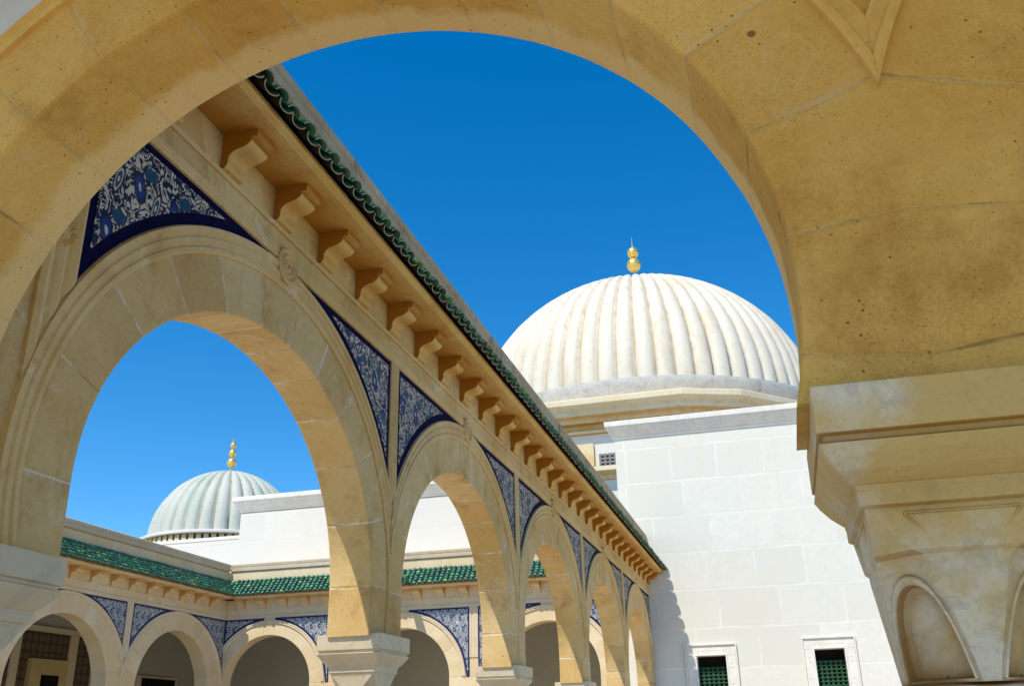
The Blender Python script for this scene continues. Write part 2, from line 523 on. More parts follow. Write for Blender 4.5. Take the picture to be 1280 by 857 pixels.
def prism(bm, prof, s0, s1, T, mat=0):
    """profile of (n, z) points extruded along s"""
    a = [bm.verts.new(T(s0, n, z)) for n, z in prof]
    b = [bm.verts.new(T(s1, n, z)) for n, z in prof]
    k = len(prof)
    for i in range(k):
        bm.faces.new((a[i], a[(i + 1) % k], b[(i + 1) % k], b[i])).material_index = mat
    bm.faces.new(a).material_index = mat
    bm.faces.new(b[::-1]).material_index = mat


def loft(bm, rings, cap=True, mat=0, wrap=True):
    """rings: lists of equal numbers of world points"""
    R = [[bm.verts.new(p) for p in r] for r in rings]
    k = len(R[0])
    for a, b in zip(R, R[1:]):
        for i in range(k if wrap else k - 1):
            j = (i + 1) % k
            bm.faces.new((a[i], a[j], b[j], b[i])).material_index = mat
    if cap:
        bm.faces.new(R[0][::-1]).material_index = mat
        bm.faces.new(R[-1]).material_index = mat
    return R


def lathe(bm, cx, cy, prof, seg=32, cap=True):
    loft(bm, [[W(cx + r * math.cos(2 * PI * i / seg), cy + r * math.sin(2 * PI * i / seg), z) for i in range(seg)] for r, z in prof], cap)


# ------------------------------------------------------------------ columns with capitals (impost, block, lotus bell)
def octring(cx, cy, hx, hy, c, z):
    pts = [(hx, -hy + c), (hx, hy - c), (hx - c, hy), (-hx + c, hy), (-hx, hy - c), (-hx, -hy + c), (-hx + c, -hy), (hx - c, -hy)]
    return [W(cx + x, cy + y, z) for x, y in pts]


def capital_bm(cx, cy, fx, fy):
    """fx, fy: half widths of the impost slab"""
    bm = bmesh.new()
    e = 0.0012
    lv = [(0.000, e, 0.240), (0.000, e, 0.246), (0.000, e, 0.2085), (0.005, e, 0.2065), (0.005, e, 0.202), (0.0005, e, 0.200),
          (0.005, e, 0.192), (0.013, e, 0.181), (0.022, e, 0.172), (0.0235, e, 0.171), (0.0235, e, 0.168),
          (0.0245, e, 0.1665), (0.0245, e, 0.156), (0.0285, e, 0.1535), (0.0315, 0.026, 0.122), (0.034, 0.031, 0.119),
          (0.034, 0.036, 0.112), (0.0355, 0.042, 0.090), (0.039, 0.046, 0.06), (0.043, 0.047, 0.035), (0.044, 0.046, 0.029)]
    ZT, ZB = 0.112, 0.029
    top = [octring(cx, cy, fx - d, fy - d, c, z) for d, c, z in lv[1:] if z > ZT] + [octring(cx, cy, fx - 0.034, fy - 0.034, 0.037, ZT)]
    R1 = loft(bm, top)
    bm.faces.remove([f for f in R1[-1][0].link_faces if len(f.verts) == 8][0])
    bot = [bm.verts.new(p) for p in octring(cx, cy, fx - 0.044, fy - 0.044, 0.047, ZB)]
    bm.faces.new(bot)
    for i in (0, 2, 4, 6):
        bm.faces.new((R1[-1][i], R1[-1][i + 1], bot[i + 1], bot[i]))
    # trapezoid panel lines on the four block faces
    def seg(p, q, r=0.0012):
        d = (q - p).normalized()
        a = d.orthogonal().normalized()
        b = d.cross(a)
        rr = r * S
        A = [p + (a * math.cos(t) + b * math.sin(t)) * rr for t in (0, PI / 2, PI, 1.5 * PI)]
        B = [x + (q - p) for x in A]
        loft(bm, [A, B])
    for k in range(4):
        ax, ay = ((1, 0), (0, 1), (-1, 0), (0, -1))[k]
        hn, hl = (fx, fy) if ax else (fy, fx)
        def pt(l, z):
            f = (0.1535 - z) / (0.1535 - 0.119)
            n = hn - (0.0285 + 0.005 * f) + 0.0003
            return W(cx + ax * n - ay * l, cy + ay * n + ax * l, z)
        a0, b0 = 0.60 * (hl - 0.0285), 0.34 * (hl - 0.0285)
        P4 = [pt(-a0, 0.149), pt(a0, 0.149), pt(b0, 0.129), pt(-b0, 0.129)]
        for i in range(4):
            seg(P4[i], P4[(i + 1) % 4])
    # lotus lobes: round headed niches sunk into the diagonal facets of the bell
    for fa, fb in ((1, 2), (3, 4), (5, 6), (7, 0)):
        A1, B1, A0, B0 = R1[-1][fa].co.copy(), R1[-1][fb].co.copy(), bot[fa].co.copy(), bot[fb].co.copy()
        nrm = (B1 - A1).cross(A0 - A1).normalized()
        cen = (A1 + B1 + A0 + B0) / 4
        if nrm.dot(Vector((cen.x - cx * S, cen.y - cy * S, 0))) < 0:
            nrm = -nrm

        def fac(u, v, out):
            return A0.lerp(B0, u).lerp(A1.lerp(B1, u), v) + nrm * (out * S)
        K = 32
        path = []
        for i in range(K + 1):
            th = PI * i / K
            path.append((0.5 - 0.47 * math.copysign(abs(math.cos(th)) ** 0.9, math.cos(th)), 0.03 + 0.91 * max(0.0, math.sin(th)) ** 0.62))
        outer = []
        for i, (u, v) in enumerate(path):
            dx, dy = u - 0.5, v - 0.03
            k = 1e9
            if abs(dx) > 1e-6:
                k = min(k, 0.5 / abs(dx))
            if dy > 1e-6:
                k = min(k, 0.97 / dy)
            outer.append((0.5 + dx * k, 0.03 + dy * k))
        cl = [min(range(K + 1), key=lambda i: (outer[i][0] - ux) ** 2 + (outer[i][1] - 1.0) ** 2) for ux in (0.0, 1.0)]
        outer[cl[0]] = (0.0, 1.0)
        outer[cl[1]] = (1.0, 1.0)
        def sc_(p, k):
            return (0.5 + (p[0] - 0.5) * k, 0.03 + (p[1] - 0.03) * k)
        rr = []
        for i, p in enumerate(path):
            rr.append([fac(*outer[i], 0.0), fac(*sc_(p, 1.0), 0.0), fac(*sc_(p, 0.985), 0.0022), fac(*sc_(p, 0.94), 0.0030), fac(*sc_(p, 0.90), 0.0012),
                       fac(*sc_(p, 0.86), -0.0052), fac(*sc_(p, 0.80), -0.0078), fac(*sc_(p, 0.60), -0.0078), fac(*sc_(p, 0.02), -0.0066)])
        loft(bm, rr, cap=False, wrap=False)
        # sill
        lo = [fac(0, 0, 0), fac(1, 0, 0), fac(1, 0.03, 0), fac(0, 0.03, 0)]
        bm.faces.new([bm.verts.new(p) for p in lo])
        bm.faces.new([bm.verts.new(p) for p in (fac(0.03, 0.03, 0.0), fac(0.97, 0.03, 0.0), fac(0.88, 0.0301, -0.0085), fac(0.12, 0.0301, -0.0085))])
    # astragal
    loft(bm, [[W(cx + r * math.cos(2 * PI * i / 24), cy + r * math.sin(2 * PI * i / 24), z) for i in range(24)]
              for r, z in ((0.052, 0.0289), (0.060, 0.027), (0.063, 0.022), (0.060, 0.017), (0.053, 0.015))])
    return bm


GZ = -EYE / S   # ground level in layout units


def column(parent, x, y, fx, fy, capmat, proto={}):
    key = (round(fx, 4), round(fy, 4), capmat)
    if key not in proto:
        bm = bmesh.new()
        prof = [(0.053, 0.016), (0.056, -0.1), (0.059, -0.35), (0.060, GZ + 0.085)]
        lathe(bm, 0, 0, prof, 32)
        root = obj("column", bm, "column_marble", None, smooth=True)
        cap = obj("capital", capital_bm(0, 0, fx, fy), capmat, None, bevel=0.011)
        bb = bmesh.new()
        lathe(bb, 0, 0, [(0.061, GZ + 0.088), (0.070, GZ + 0.08), (0.070, GZ + 0.066), (0.062, GZ + 0.058), (0.078, GZ + 0.046), (0.080, GZ + 0.03), (0.078, GZ + 0.025)], 32)
        box(bb, -0.085, 0.085, -0.085, 0.085, GZ + 0.001, GZ + 0.0249)
        bas = obj("base", bb, "column_marble", None, smooth=True)
        cap.parent = root
        bas.parent = root
        proto[key] = root
    else:
        src = proto[key]
        root = src.copy()
        C.objects.link(root)
        for ch in src.children:
            c = ch.copy()
            C.objects.link(c)
            c.parent = root
    root.parent = parent
    root.location = Vector((x * S, y * S, 0)) - wloc(parent)
    return root


# ------------------------------------------------------------------ arcades
class Arch:
    def __init__(self, c, a, b, zc, zs, left, right):
        self.c, self.a, self.b, self.zc, self.zs, self.left, self.right = c, a, b, zc, zs, left, right
        self.shoe = 0.06
        self.oa = self.ob = 1.0


def half(A, z, o=0.0):
    """half width of the opening (offset outwards by o) at height z"""
    t = (z - A.zc) / (A.b + o)
    if t >= 1:
        return 0.0
    if t <= 0:
        return (A.a + o) * (1 - A.shoe * t * t)
    return (A.a + o) * math.sqrt(1 - t * t)


def arcade_wall(arches, ztop, th, T, seed=0, rough=0.0012, taper=False):
    bm = bmesh.new()
    ub = bm.loops.layers.uv.new("bay")
    uw = bm.loops.layers.uv.new("wall")

    def face(vs, info):
        try:
            f = bm.faces.new([v[0] for v in vs])
        except ValueError:
            return
        for l, v in zip(f.loops, vs):
            l[ub].uv = (v[1] - info.c, v[2] - info.zc)
            l[uw].uv = (v[1], v[2])

    def mk(s, n, z):
        return (bm.verts.new(T(s, n, z)), s, z)

    for A in arches:
        L, R = A.c - A.left, A.c + A.right
        # parameter list: pier part then arch
        pts = []
        zs = [A.zs + (A.zc - A.zs) * i / 5 for i in range(5)]
        for z in zs:
            pts.append((half(A, z), z, None))
        N = 80
        ths = [PI * i / N for i in range(N + 1)]
        for cx in (A.right, -A.left):
            ths.append(math.atan2((ztop - A.zc) / A.b * 1.0, cx / A.a) if True else 0)
        ths = sorted(set(round(t, 6) for t in ths))
        right = [(A.c + h, z) for h, z, _ in pts]
        arc = [(A.c + A.a * math.cos(t), A.zc + A.b * math.sin(t)) for t in ths]
        left = [(A.c - h, z) for h, z, _ in reversed(pts)]
        curve = right + arc + left
        # wobble the arris a little, as hand cut stone
        cf, cb = [], []
        for (s, z) in curve:
            k = Vector((s * 6.0 + seed, z * 6.0, seed * 1.7))
            d1 = noise.noise(k) * rough + noise.noise(k * 4) * rough * 0.5
            d2 = noise.noise(k + Vector((9, 3, 1))) * rough + noise.noise(k * 4 + Vector((5, 5, 5))) * rough * 0.5
            v = Vector((s - A.c, z - A.zc)).normalized() if z >= A.zc else Vector((math.copysign(1, s - A.c), 0))
            cf.append((s + v.x * d1, z + v.y * d1))
            cb.append((s + v.x * d2, z + v.y * d2))
        cf[0], cb[0], cf[-1], cb[-1] = curve[0], curve[0], curve[-1], curve[-1]

        def outer(s, z):
            dx, dz = s - A.c, z - A.zc
            if z <= A.zc + 1e-9:
                return (R if dx > 0 else L, z)
            best = 1e9
            if dx > 1e-9:
                best = min(best, A.right / dx)
            if dx < -1e-9:
                best = min(best, -A.left / dx)
            best = min(best, (ztop - A.zc) / dz)
            return (A.c + dx * best, A.zc + dz * best)
        out = [outer(s, z) for s, z in curve]
        for side, cv in ((0.0, cf), (-th, cb)):
            for i in range(len(curve) - 1):
                p, q = cv[i], cv[i + 1]
                P, Q = out[i], out[i + 1]
                face([mk(p[0], side, p[1]), mk(q[0], side, q[1]), mk(Q[0], side, Q[1]), mk(P[0], side, P[1])], A)
        K = 4
        for i in range(len(curve) - 1):
            for k in range(K):
                f0, f1 = k / K, (k + 1) / K
                def ip(i_, f):
                    return (cf[i_][0] * (1 - f) + cb[i_][0] * f, cf[i_][1] * (1 - f) + cb[i_][1] * f)
                a, b, c2, d = ip(i, f0), ip(i + 1, f0), ip(i + 1, f1), ip(i, f1)
                face([mk(a[0], -th * f0, a[1]), mk(b[0], -th * f0, b[1]), mk(c2[0], -th * f1, c2[1]), mk(d[0], -th * f1, d[1])], A)
        # underside of the piers and top
        for s0, s1 in ((L, curve[-1][0]), (curve[0][0], R)):
            face([mk(s0, 0, A.zs), mk(s1, 0, A.zs), mk(s1, -th, A.zs), mk(s0, -th, A.zs)], A)
        tops = [o for o in out if abs(o[1] - ztop) < 1e-6]
        for i in range(len(tops) - 1):
            face([mk(tops[i][0], 0, ztop), mk(tops[i + 1][0], 0, ztop), mk(tops[i + 1][0], -th, ztop), mk(tops[i][0], -th, ztop)], A)
    for A, s in ((arches[0], arches[0].c - arches[0].left), (arches[-1], arches[-1].c + arches[-1].right)):
        face([mk(s, 0, A.zs), mk(s, 0, ztop), mk(s, -th, ztop), mk(s, -th, A.zs)], A)
    return bm


def archivolt_bm(A, prof, T, zmin, cl, cr, mitre=None):
    """ring moulding; prof = (offset from the opening, height above the wall)"""
    bm = bmesh.new()
    rings = []
    t0 = math.asin(max(-1, min(1, (zmin - A.zc) / (A.b + prof[0][0]))))
    N = 72
    for i in range(N + 1):
        t = t0 + (PI - 2 * t0) * i / N
        r = []
        for k, (o, n) in enumerate(prof):
            if mitre:
                tm = math.acos(mitre / (A.a + o * A.oa))
                t = tm + (PI - 2 * tm) * i / N
            s = (A.a + o * A.oa) * math.cos(t)
            z = A.zc + (A.b + o * A.ob) * math.sin(t)
            e = 0.0004 * k
            if s > cr or s < -cl:
                n = min(n, 0.0015)
            s = max(-cl + e, min(cr - e, s))
            r.append(T(A.c + s, n, z))
        rings.append(r)
    loft(bm, rings, cap=True, wrap=True)
    return bm


def panel_bm(A, side, o, ztop, smax, s0, border, T, n0=0.0022, n1=0.0040):
    """spandrel panel between the ring and the beam: glazed border sheet with the patterned field 2 mm proud"""
    bm = bmesh.new()
    uw = bm.loops.layers.uv.new("wall")
    ea, eb = A.a + o * A.oa, A.b + o * A.ob

    def curve(x, k):
        a, b = ea + k, eb + k
        q = 1 - (x / a) ** 2
        return A.zc + b * math.sqrt(q) if q > 0 else A.zc

    def strip(xa, xb, k, zt, n, mat):
        N = 40
        prev = None
        for i in range(N + 1):
            x = xa + (xb - xa) * i / N
            z = min(curve(x, k), zt)
            s = A.c + side * x
            cur = (bm.verts.new(T(s, n, z)), bm.verts.new(T(s, n, zt)), s, z, zt)
            if prev and (abs(cur[3] - zt) > 1e-6 or abs(prev[3] - zt) > 1e-6):
                if abs(prev[3] - zt) < 1e-6:
                    vs, us = [prev[0], cur[0], cur[1]], [(prev[2], prev[3]), (cur[2], cur[3]), (cur[2], zt)]
                else:
                    vs, us = [prev[0], cur[0], cur[1], prev[1]], [(prev[2], prev[3]), (cur[2], cur[3]), (cur[2], zt), (prev[2], zt)]
                f = bm.faces.new(vs)
                f.material_index = mat
                for l, uvv in zip(f.loops, us):
                    l[uw].uv = uvv
            prev = cur
    strip(s0, smax, 0, ztop, n0, 0)
    # start of the patterned field: where the inner curve drops below the inner top
    zi = ztop - border
    q = (zi - A.zc) / (eb + border * 1.3)
    xi = (ea + border * 1.3) * math.sqrt(max(0, 1 - q * q)) if q < 1 else 0
    strip(max(s0, xi), smax - border, border * 1.3, zi, n1, 1)
    # outer edges so that the sheet is a solid tile bed
    return bm


def rosette_bm(s, z, r, T):
    bm = bmesh.new()
    prof = [(1.0, 0.0), (1.0, 0.010), (0.88, 0.0135), (0.76, 0.010), (0.70, 0.006), (0.64, 0.010), (0.54, 0.0135), (0.42, 0.010), (0.36, 0.006), (0.30, 0.010), (0.20, 0.013), (0.12, 0.010), (0.10, 0.003), (0.02, 0.003)]
    loft(bm, [[T(s + r * k * math.cos(2 * PI * i / 32), n, z + r * k * math.sin(2 * PI * i / 32)) for i in range(32)] for k, n in prof])
    return bm


CORBEL = [(0.0, 0.0835), (0.0, 0.002), (0.006, 0.0), (0.013, 0.004), (0.017, 0.012), (0.017, 0.020), (0.018, 0.027), (0.022, 0.034), (0.030, 0.040),
          (0.040, 0.043), (0.052, 0.046), (0.062, 0.051), (0.067, 0.058), (0.067, 0.064), (0.0665, 0.0665), (0.080, 0.0668), (0.080, 0.0835)]


def tile_roof_bm(s0, s1, n0, z0, n1, z1, pitch, rows, T, seed):
    """glazed barrel tiles: concave pans with convex covers over the joints, laid in overlapping rows; n0,z0 eave -> n1,z1 ridge"""
    rnd = random.Random(seed)
    bm = bmesh.new()
    lay = bm.verts.layers.float.new("tint")
    cols = int((s1 - s0) / pitch)
    dn, dz = n1 - n0, z1 - z0
    ln = math.hypot(dn, dz)
    un, uz = dn / ln, dz / ln              # up the slope
    vn, vz = -uz * math.copysign(1, dn), abs(un)    # away from the roof surface
    if vz < 0:
        vn, vz = -vn, -vz
    step = ln / rows

    def tube(sc, d0, d1, r0, r1, lift0, lift1, convex, tint, seg=7):
        rings = []
        th = 0.0042
        for d, r, lf in ((d0, r0, lift0), (d1, r1, lift1)):
            o, i_ = [], []
            for k in range(seg + 1):
                a = PI * k / seg
                cs, sn = math.cos(a), math.sin(a)
                sn = sn * 0.62 if convex else -sn * 0.55
                for lst, rr in ((o, r), (i_, r - th)):
                    ss = sc + rr * cs
                    h = lf + rr * sn
                    lst.append(T(ss, n0 + un * d + vn * h, z0 + uz * d + vz * h))
            rings.append(o + i_[::-1])
        vs = [[bm.verts.new(p) for p in r] for r in rings]
        for r in vs:
            for v in r:
                v[lay] = tint
        k = len(vs[0])
        for i in range(k):
            j = (i + 1) % k
            f = bm.faces.new((vs[0][i], vs[0][j], vs[1][j], vs[1][i]))
            f.smooth = True
            f.material_index = 2 if (not convex and i < seg) else 0
        for i in range(seg):
            f = bm.faces.new((vs[0][i], vs[0][i + 1], vs[0][k - 2 - i], vs[0][k - 1 - i]))
            f.material_index = 1
    rp = pitch * 0.5
    for c in range(cols + 1):
        s = s0 + c * pitch
        for r in range(rows):
            ja = rnd.uniform(-0.0045, 0.0045)
            tint = min(1, max(0, rnd.gauss(0.5, 0.27)))
            d0 = r * step - 0.010 + ja
            d1 = d0 + step * 1.16
            if c < cols:
                tube(s + pitch * 0.5 + ja * .3, d0 + 0.003, d1, rp * 0.92, rp * 0.82, rp * 0.30 + 0.003, rp * 0.30 - 0.002, False, max(0, tint - 0.4))
            rc = rp * 0.86
            tube(s + ja * 0.4, d0, d1, rc, rc * 0.88, rp * 0.20 + 0.004 + 0.006 * rnd.random(), rp * 0.20 - 0.001, True, tint)
    return bm


def roofline(root, s0, s1, T, stonem, trim, coping, pitch, rows, ncorb0, corb_spacing, seed, th, tmap):
    """cornice on corbels, tiled eave and parapet, shared by the court arcade and the two wings"""
    bm = bmesh.new()
    prism(bm, [(0.0, 1.166), (0.118, 1.166), (0.118, 1.173), (0.126, 1.176), (0.126, 1.188), (0.02, 1.2), (0.0, 1.2)], s0, s1, T)
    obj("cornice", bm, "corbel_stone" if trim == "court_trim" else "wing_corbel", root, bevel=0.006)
    bm = bmesh.new()
    prism(bm, [(0.0, 1.0835), (0.0, 1.072), (0.006, 1.072), (0.006, 1.0835)], s0, s1, T)
    prism(bm, [(0.0, 1.030), (0.0, 1.0035), (0.005, 1.0035), (0.008, 1.009), (0.005, 1.013), (0.008, 1.018), (0.005, 1.022), (0.007, 1.026), (0.004, 1.030)], s0, s1, T)
    obj("beam_moulding", bm, trim, root, bevel=0.003)
    # corbels
    bm = bmesh.new()
    w = 0.034
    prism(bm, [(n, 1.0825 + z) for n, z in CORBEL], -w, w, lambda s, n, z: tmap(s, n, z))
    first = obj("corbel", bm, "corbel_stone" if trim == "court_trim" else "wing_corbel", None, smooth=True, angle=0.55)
    k = 0
    s = ncorb0
    while s < s1 - w:
        if s > s0 + w:
            c = first if k == 0 else first.copy()
            if k:
                C.objects.link(c)
            c.parent = root
            c.scale = (1 + random.uniform(-0.02, 0.02), 1 + random.uniform(-0.02, 0.02), 1)
            c.location = (T(s, 0, 0) - tmap(0, 0, 0)) - wloc(root)
            k += 1
        s += corb_spacing
    # tiles
    bm = tile_roof_bm(s0, s1, 0.140, 1.193, 0.004, 1.338, pitch, rows, T, seed)
    obj("tile_roof", bm, ["green_glaze", "tile_biscuit", "tile_underside"], root, recalc=True, merge=False)
    bm = bmesh.new()
    prism(bm, [(0.126, 1.189), (0.0, 1.325), (0.0, 1.2003), (0.02, 1.2003)], s0, s1, T)
    obj("tile_bed", bm, "tile_biscuit", root)
    # parapet with a grooved coping
    bm = bmesh.new()
    prism(bm, [(0.0, 1.418), (0.012, 1.423), (0.012, 1.452), (0.007, 1.455), (0.012, 1.459), (0.014, 1.480), (0.008, 1.486), (-th - 0.01, 1.486), (-th - 0.01, 1.418)], s0, s1, T)
    obj("coping", bm, coping, root, bevel=0.004)


def relief_strip_bm(s0, s1, z0, z1, T, bottom=None):
    """moulded strip of three beads between two panels"""
    bm = bmesh.new()
    w = (s1 - s0)
    prism2 = [(0.0, 0.0), (0.0, 0.006), (0.12, 0.010), (0.26, 0.006), (0.32, 0.003), (0.40, 0.007), (0.5, 0.009), (0.6, 0.007), (0.68, 0.003), (0.74, 0.006), (0.88, 0.010), (1.0, 0.006), (1.0, 0.0)]
    a = [bm.verts.new(T(s0 + w * u, n, bottom(s0 + w * u) if bottom else z0)) for u, n in prism2]
    b = [bm.verts.new(T(s0 + w * u, n, z1)) for u, n in prism2]
    k = len(a)
    for i in range(k):
        bm.faces.new((a[i], a[(i + 1) % k], b[(i + 1) % k], b[i]))
    bm.faces.new(a)
    bm.faces.new(b[::-1])
    return bm


RING = [(0.114, 0.0), (0.114, 0.004), (0.118, 0.007), (0.126, 0.007), (0.129, 0.0035), (0.133, 0.0035), (0.136, 0.0075), (0.145, 0.0075), (0.148, 0.0045), (0.152, 0.0045), (0.155, 0.009), (0.166, 0.009), (0.168, 0.0)]


def dress(root, arches, T, trim, tilemats, strips, border=0.017, ring=RING, rosette=True, tip=None):
    """ring mouldings, tile panels, rosettes and the strips between the panels"""
    for i, A in enumerate(arches):
        ml, mr = A.pl, A.pr
        obj("archivolt", archivolt_bm(A, ring, T, 0.46 if abs(ml - 0.625) > 1e-6 or not rosette else 0.243, ml + (0.028 if ml > 0.63 else 0.16), mr + 0.028), trim, root, smooth=True, angle=0.5)
        zt = 1.0
        for side, m in ((-1, ml), (1, mr)):
            if m > A.a + 0.005:
                obj("tile_panel", panel_bm(A, side, ring[-1][0] + 0.001, zt, m, 0.052, border, T), tilemats, root, recalc=False)
        if rosette:
            obj("rosette", rosette_bm(A.c + 0.008, 1.0, 0.044, T), trim, root, smooth=True, angle=0.7)
    for s0, s1, z0 in strips:
        obj("pilaster_strip", relief_strip_bm(s0, s1, z0, 1.003, T), trim, root)


# ---------------- setting
bm = bmesh.new()
vs = [bm.verts.new((x, y, 0)) for x, y in ((-1500, -1500), (1500, -1500), (1500, 1500), (-1500, 1500))]
bm.faces.new(vs)
g = obj("ground", bm, "paving")
g["kind"] = "structure"

# ---------------- court arcade running away from the camera on the left
XA = -1.0
TA = lambda s, n, z: W(XA + n, s, z)
TH = 0.118
ra = thing("court_arcade", "long tan stone arcade with blue floral spandrels and green eave, running back at left", "arcade", W(XA, 4.3, GZ))
AR = []
for i in range(5):
    c = 1.731 + 1.332 * i
    A = Arch(c, 0.561, 0.464, 0.360, 0.240, 0.666 if i else 0.807, 0.666 if i < 4 else 0.679)
    A.pl, A.pr = (0.638 if i else 0.625), (0.638 if i < 4 else 0.645)
    A.oa, A.ob = 0.90, 1.035
    AR.append(A)
obj("wall", arcade_wall(AR, 1.4165, TH, TA, 3.1), "court_stone", ra, bevel=0.010)
dress(ra, AR, TA, "court_trim", ["navy_glaze", "floral_tile"],
      [(A.c + 0.666 - 0.027, A.c + 0.666 + 0.027, 0.60) for A in AR[:-1]])
cs = obj("corner_strip", relief_strip_bm(1.030, 1.104, 0.60, 1.003, TA, lambda s: AR[0].zc + (AR[0].b + 0.176) * math.sqrt(max(0.0, 1 - ((s - AR[0].c) / (AR[0].a + 0.153)) ** 2)) + 0.001), "court_trim", ra)
roofline(ra, 0.918, 7.738, TA, "court_stone", "court_trim", "weathered_coping", 0.0603, 4, 1.039 + 0.222, 0.222, 11, TH,
         lambda s, n, z: W(n, s, z))
for i in range(6):
    y = 1.731 - 0.666 + 1.332 * i
    if i == 0:
        y = 1.055
    if i == 5:
        y = 7.648
    column(ra, XA - TH / 2, y, 0.0875, 0.100, "court_capital")

# small carved flowers in the corner strip
for zc in (0.73, 0.82, 0.91):
    bm = bmesh.new()
    for k in range(8):
        a = 2 * PI * k / 8
        p0 = (1.0655 + 0.004 * math.cos(a), zc + 0.004 * math.sin(a))
        p1 = (1.0655 + 0.030 * math.cos(a), zc + 0.030 * math.sin(a))
        m = ((p0[0] + p1[0]) / 2, (p0[1] + p1[1]) / 2)
        px, pz = -math.sin(a) * 0.008, math.cos(a) * 0.008
        vs = [bm.verts.new(TA(p0[0], 0.004, p0[1])), bm.verts.new(TA(m[0] + px, 0.004, m[1] + pz)), bm.verts.new(TA(p1[0], 0.004, p1[1])), bm.verts.new(TA(m[0] - px, 0.004, m[1] - pz)), bm.verts.new(TA(m[0], 0.017, m[1]))]
        for q in range(4):
            bm.faces.new((vs[q], vs[(q + 1) % 4], vs[4]))
    obj("carved_flower", bm, "court_trim", cs)

# ---------------- near arcade (the camera stands in its gallery)
YN = 0.770
TN = lambda s, n, z: W(s, YN - n, z)
TNH = 0.145
rn = thing("near_arcade", "shadowed ochre stone arch and pier framing the whole view in the foreground", "arcade", W(-0.447, YN + 0.07, GZ))
NR = []
for c, l, r in ((-0.447, 0.680, 0.5875), (0.728, 0.5875, 0.5875), (1.903, 0.5875, 0.585)):
    NR.append(Arch(c, 0.493, 0.493, 0.350, 0.243, l, r))
    NR[-1].shoe = 0.62
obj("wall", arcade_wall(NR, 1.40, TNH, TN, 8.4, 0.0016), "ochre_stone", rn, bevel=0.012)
rib = [(0.122, 0.0), (0.1225, 0.006), (0.126, 0.008), (0.132, 0.007), (0.135, 0.003), (0.138, 0.0025), (0.142, 0.004), (0.145, 0.007), (0.149, 0.006), (0.150, 0.0)]
for A in NR:
    A.pl = A.pr = 0.585
    obj("archivolt", archivolt_bm(A, rib, TN, 0.50, 0.6, 0.6, mitre=0.5874), "ochre_trim", rn, smooth=True, angle=0.5)
# second moulding inside the V over the piers
for A, B in ((NR[0], NR[1]), (NR[1], NR[2])):
    bm = bmesh.new()
    mid = (A.c + B.c) / 2
    for side, Q in ((1, A), (-1, B)):
        rr = []
        for i in range(30):
            row = []
            for o, n in ((0.180, 0.0), (0.1805, 0.004), (0.185, 0.006), (0.190, 0.004), (0.193, 0.0)):
                t0 = math.acos(0.5874 / (Q.a + o))
                t1 = math.asin((0.80 - Q.zc) / (Q.b + o))
                t = t0 + (t1 - t0) * i / 29
                row.append(TN(Q.c + side * (Q.a + o) * math.cos(t), n, Q.zc + (Q.b + o) * math.sin(t)))
            rr.append(row)
        loft(bm, rr)
    hw = 0.5875 - (A.a + 0.187) * math.cos(math.asin((0.80 - A.zc) / (A.b + 0.187)))
    prism(bm, [(0.0, 0.8003), (0.004, 0.8003), (0.0062, 0.806), (0.004, 0.8125), (0.0, 0.8125)], mid - hw, mid + hw, TN)
    obj("spandrel_moulding", bm, "ochre_trim", rn)
for x in (-0.447 - 0.585 - 0.005, 0.138, 1.308):
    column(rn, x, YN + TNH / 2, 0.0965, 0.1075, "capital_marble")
# gallery vault: plaster ceiling springing from the wall, unseen rear left open for floor bounce
bm = bmesh.new()
rr = []
for i in range(17):
    t = PI * i / 16
    rr.append([W(x, -0.10 + 0.868 * math.cos(t), 1.0 + 0.36 * math.sin(t)) for x in (-1.13, 2.5)])
R_ = loft(bm, rr, cap=False, wrap=False)
rr = []
for i in range(17):
    t = PI * i / 16
    rr.append([W(x, -0.10 + 0.90 * math.cos(t), 1.03 + 0.40 * math.sin(t)) for x in (-1.13, 2.5)])
loft(bm, rr, cap=False, wrap=False)
box(bm, -1.13, 2.5, -1.0, -0.98, 0.98, 1.44)
obj("vault", bm, "vault_plaster", rn, recalc=False)
bm = bmesh.new()
for A in NR[:2]:
    o = 0.1485
    N = 40
    prev = None
    for i in range(N + 1):
        s = -A.left + (A.left + A.right) * i / N
        q = 1 - (s / (A.a + o)) ** 2
        z = A.zc + (A.b + o) * math.sqrt(q) if q > 0 else A.zc
        z = max(z, 0.72 if (A is NR[0] and s < 0) else 0.8135)
        cur = (bm.verts.new(TN(A.c + s, 0.002, z)), bm.verts.new(TN(A.c + s, 0.002, 1.40)))
        if prev:
            bm.faces.new((prev[0], cur[0], cur[1], prev[1]))
        prev = cur
obj("lunette_plaster", bm, "vault_plaster", rn, recalc=True)

# ---------------- left wing (parallel to the court arcade) and rear wing
XL, YR = -4.77, 7.76
TL = lambda s, n, z: W(XL + n, s, z)
rl = thing("left_wing", "cream wing with green roof and brown tiled inner wall, far left beyond the nearest arch", "building", W(XL, 5.0, GZ))
LR = []
for i in range(4):
    c = 7.075 - 1.332 * (3 - i)
    A = Arch(c, 0.500, 0.475, 0.375, 0.240, 0.666, 0.666 if i < 3 else 0.683)
    A.pl, A.pr = 0.626, (0.626 if i < 3 else 0.680)
    A.oa, A.ob = 1.30, 0.95
    LR.append(A)
WRING = [(0.126, 0.0), (0.126, 0.007), (0.132, 0.011), (0.142, 0.006), (0.147, 0.012), (0.156, 0.012), (0.158, 0.0)]
obj("wall", arcade_wall(LR, 1.4165, 0.13, TL, 5.5), "wing_stone", rl, bevel=0.008)
dress(rl, LR, TL, "wing_trim", ["pale_navy_glaze", "floral_tile_light"],
      [(A.c + 0.666 - 0.037, A.c + 0.666 + 0.037, 0.60) for A in LR[:-1]], border=0.013, ring=WRING, rosette=False)
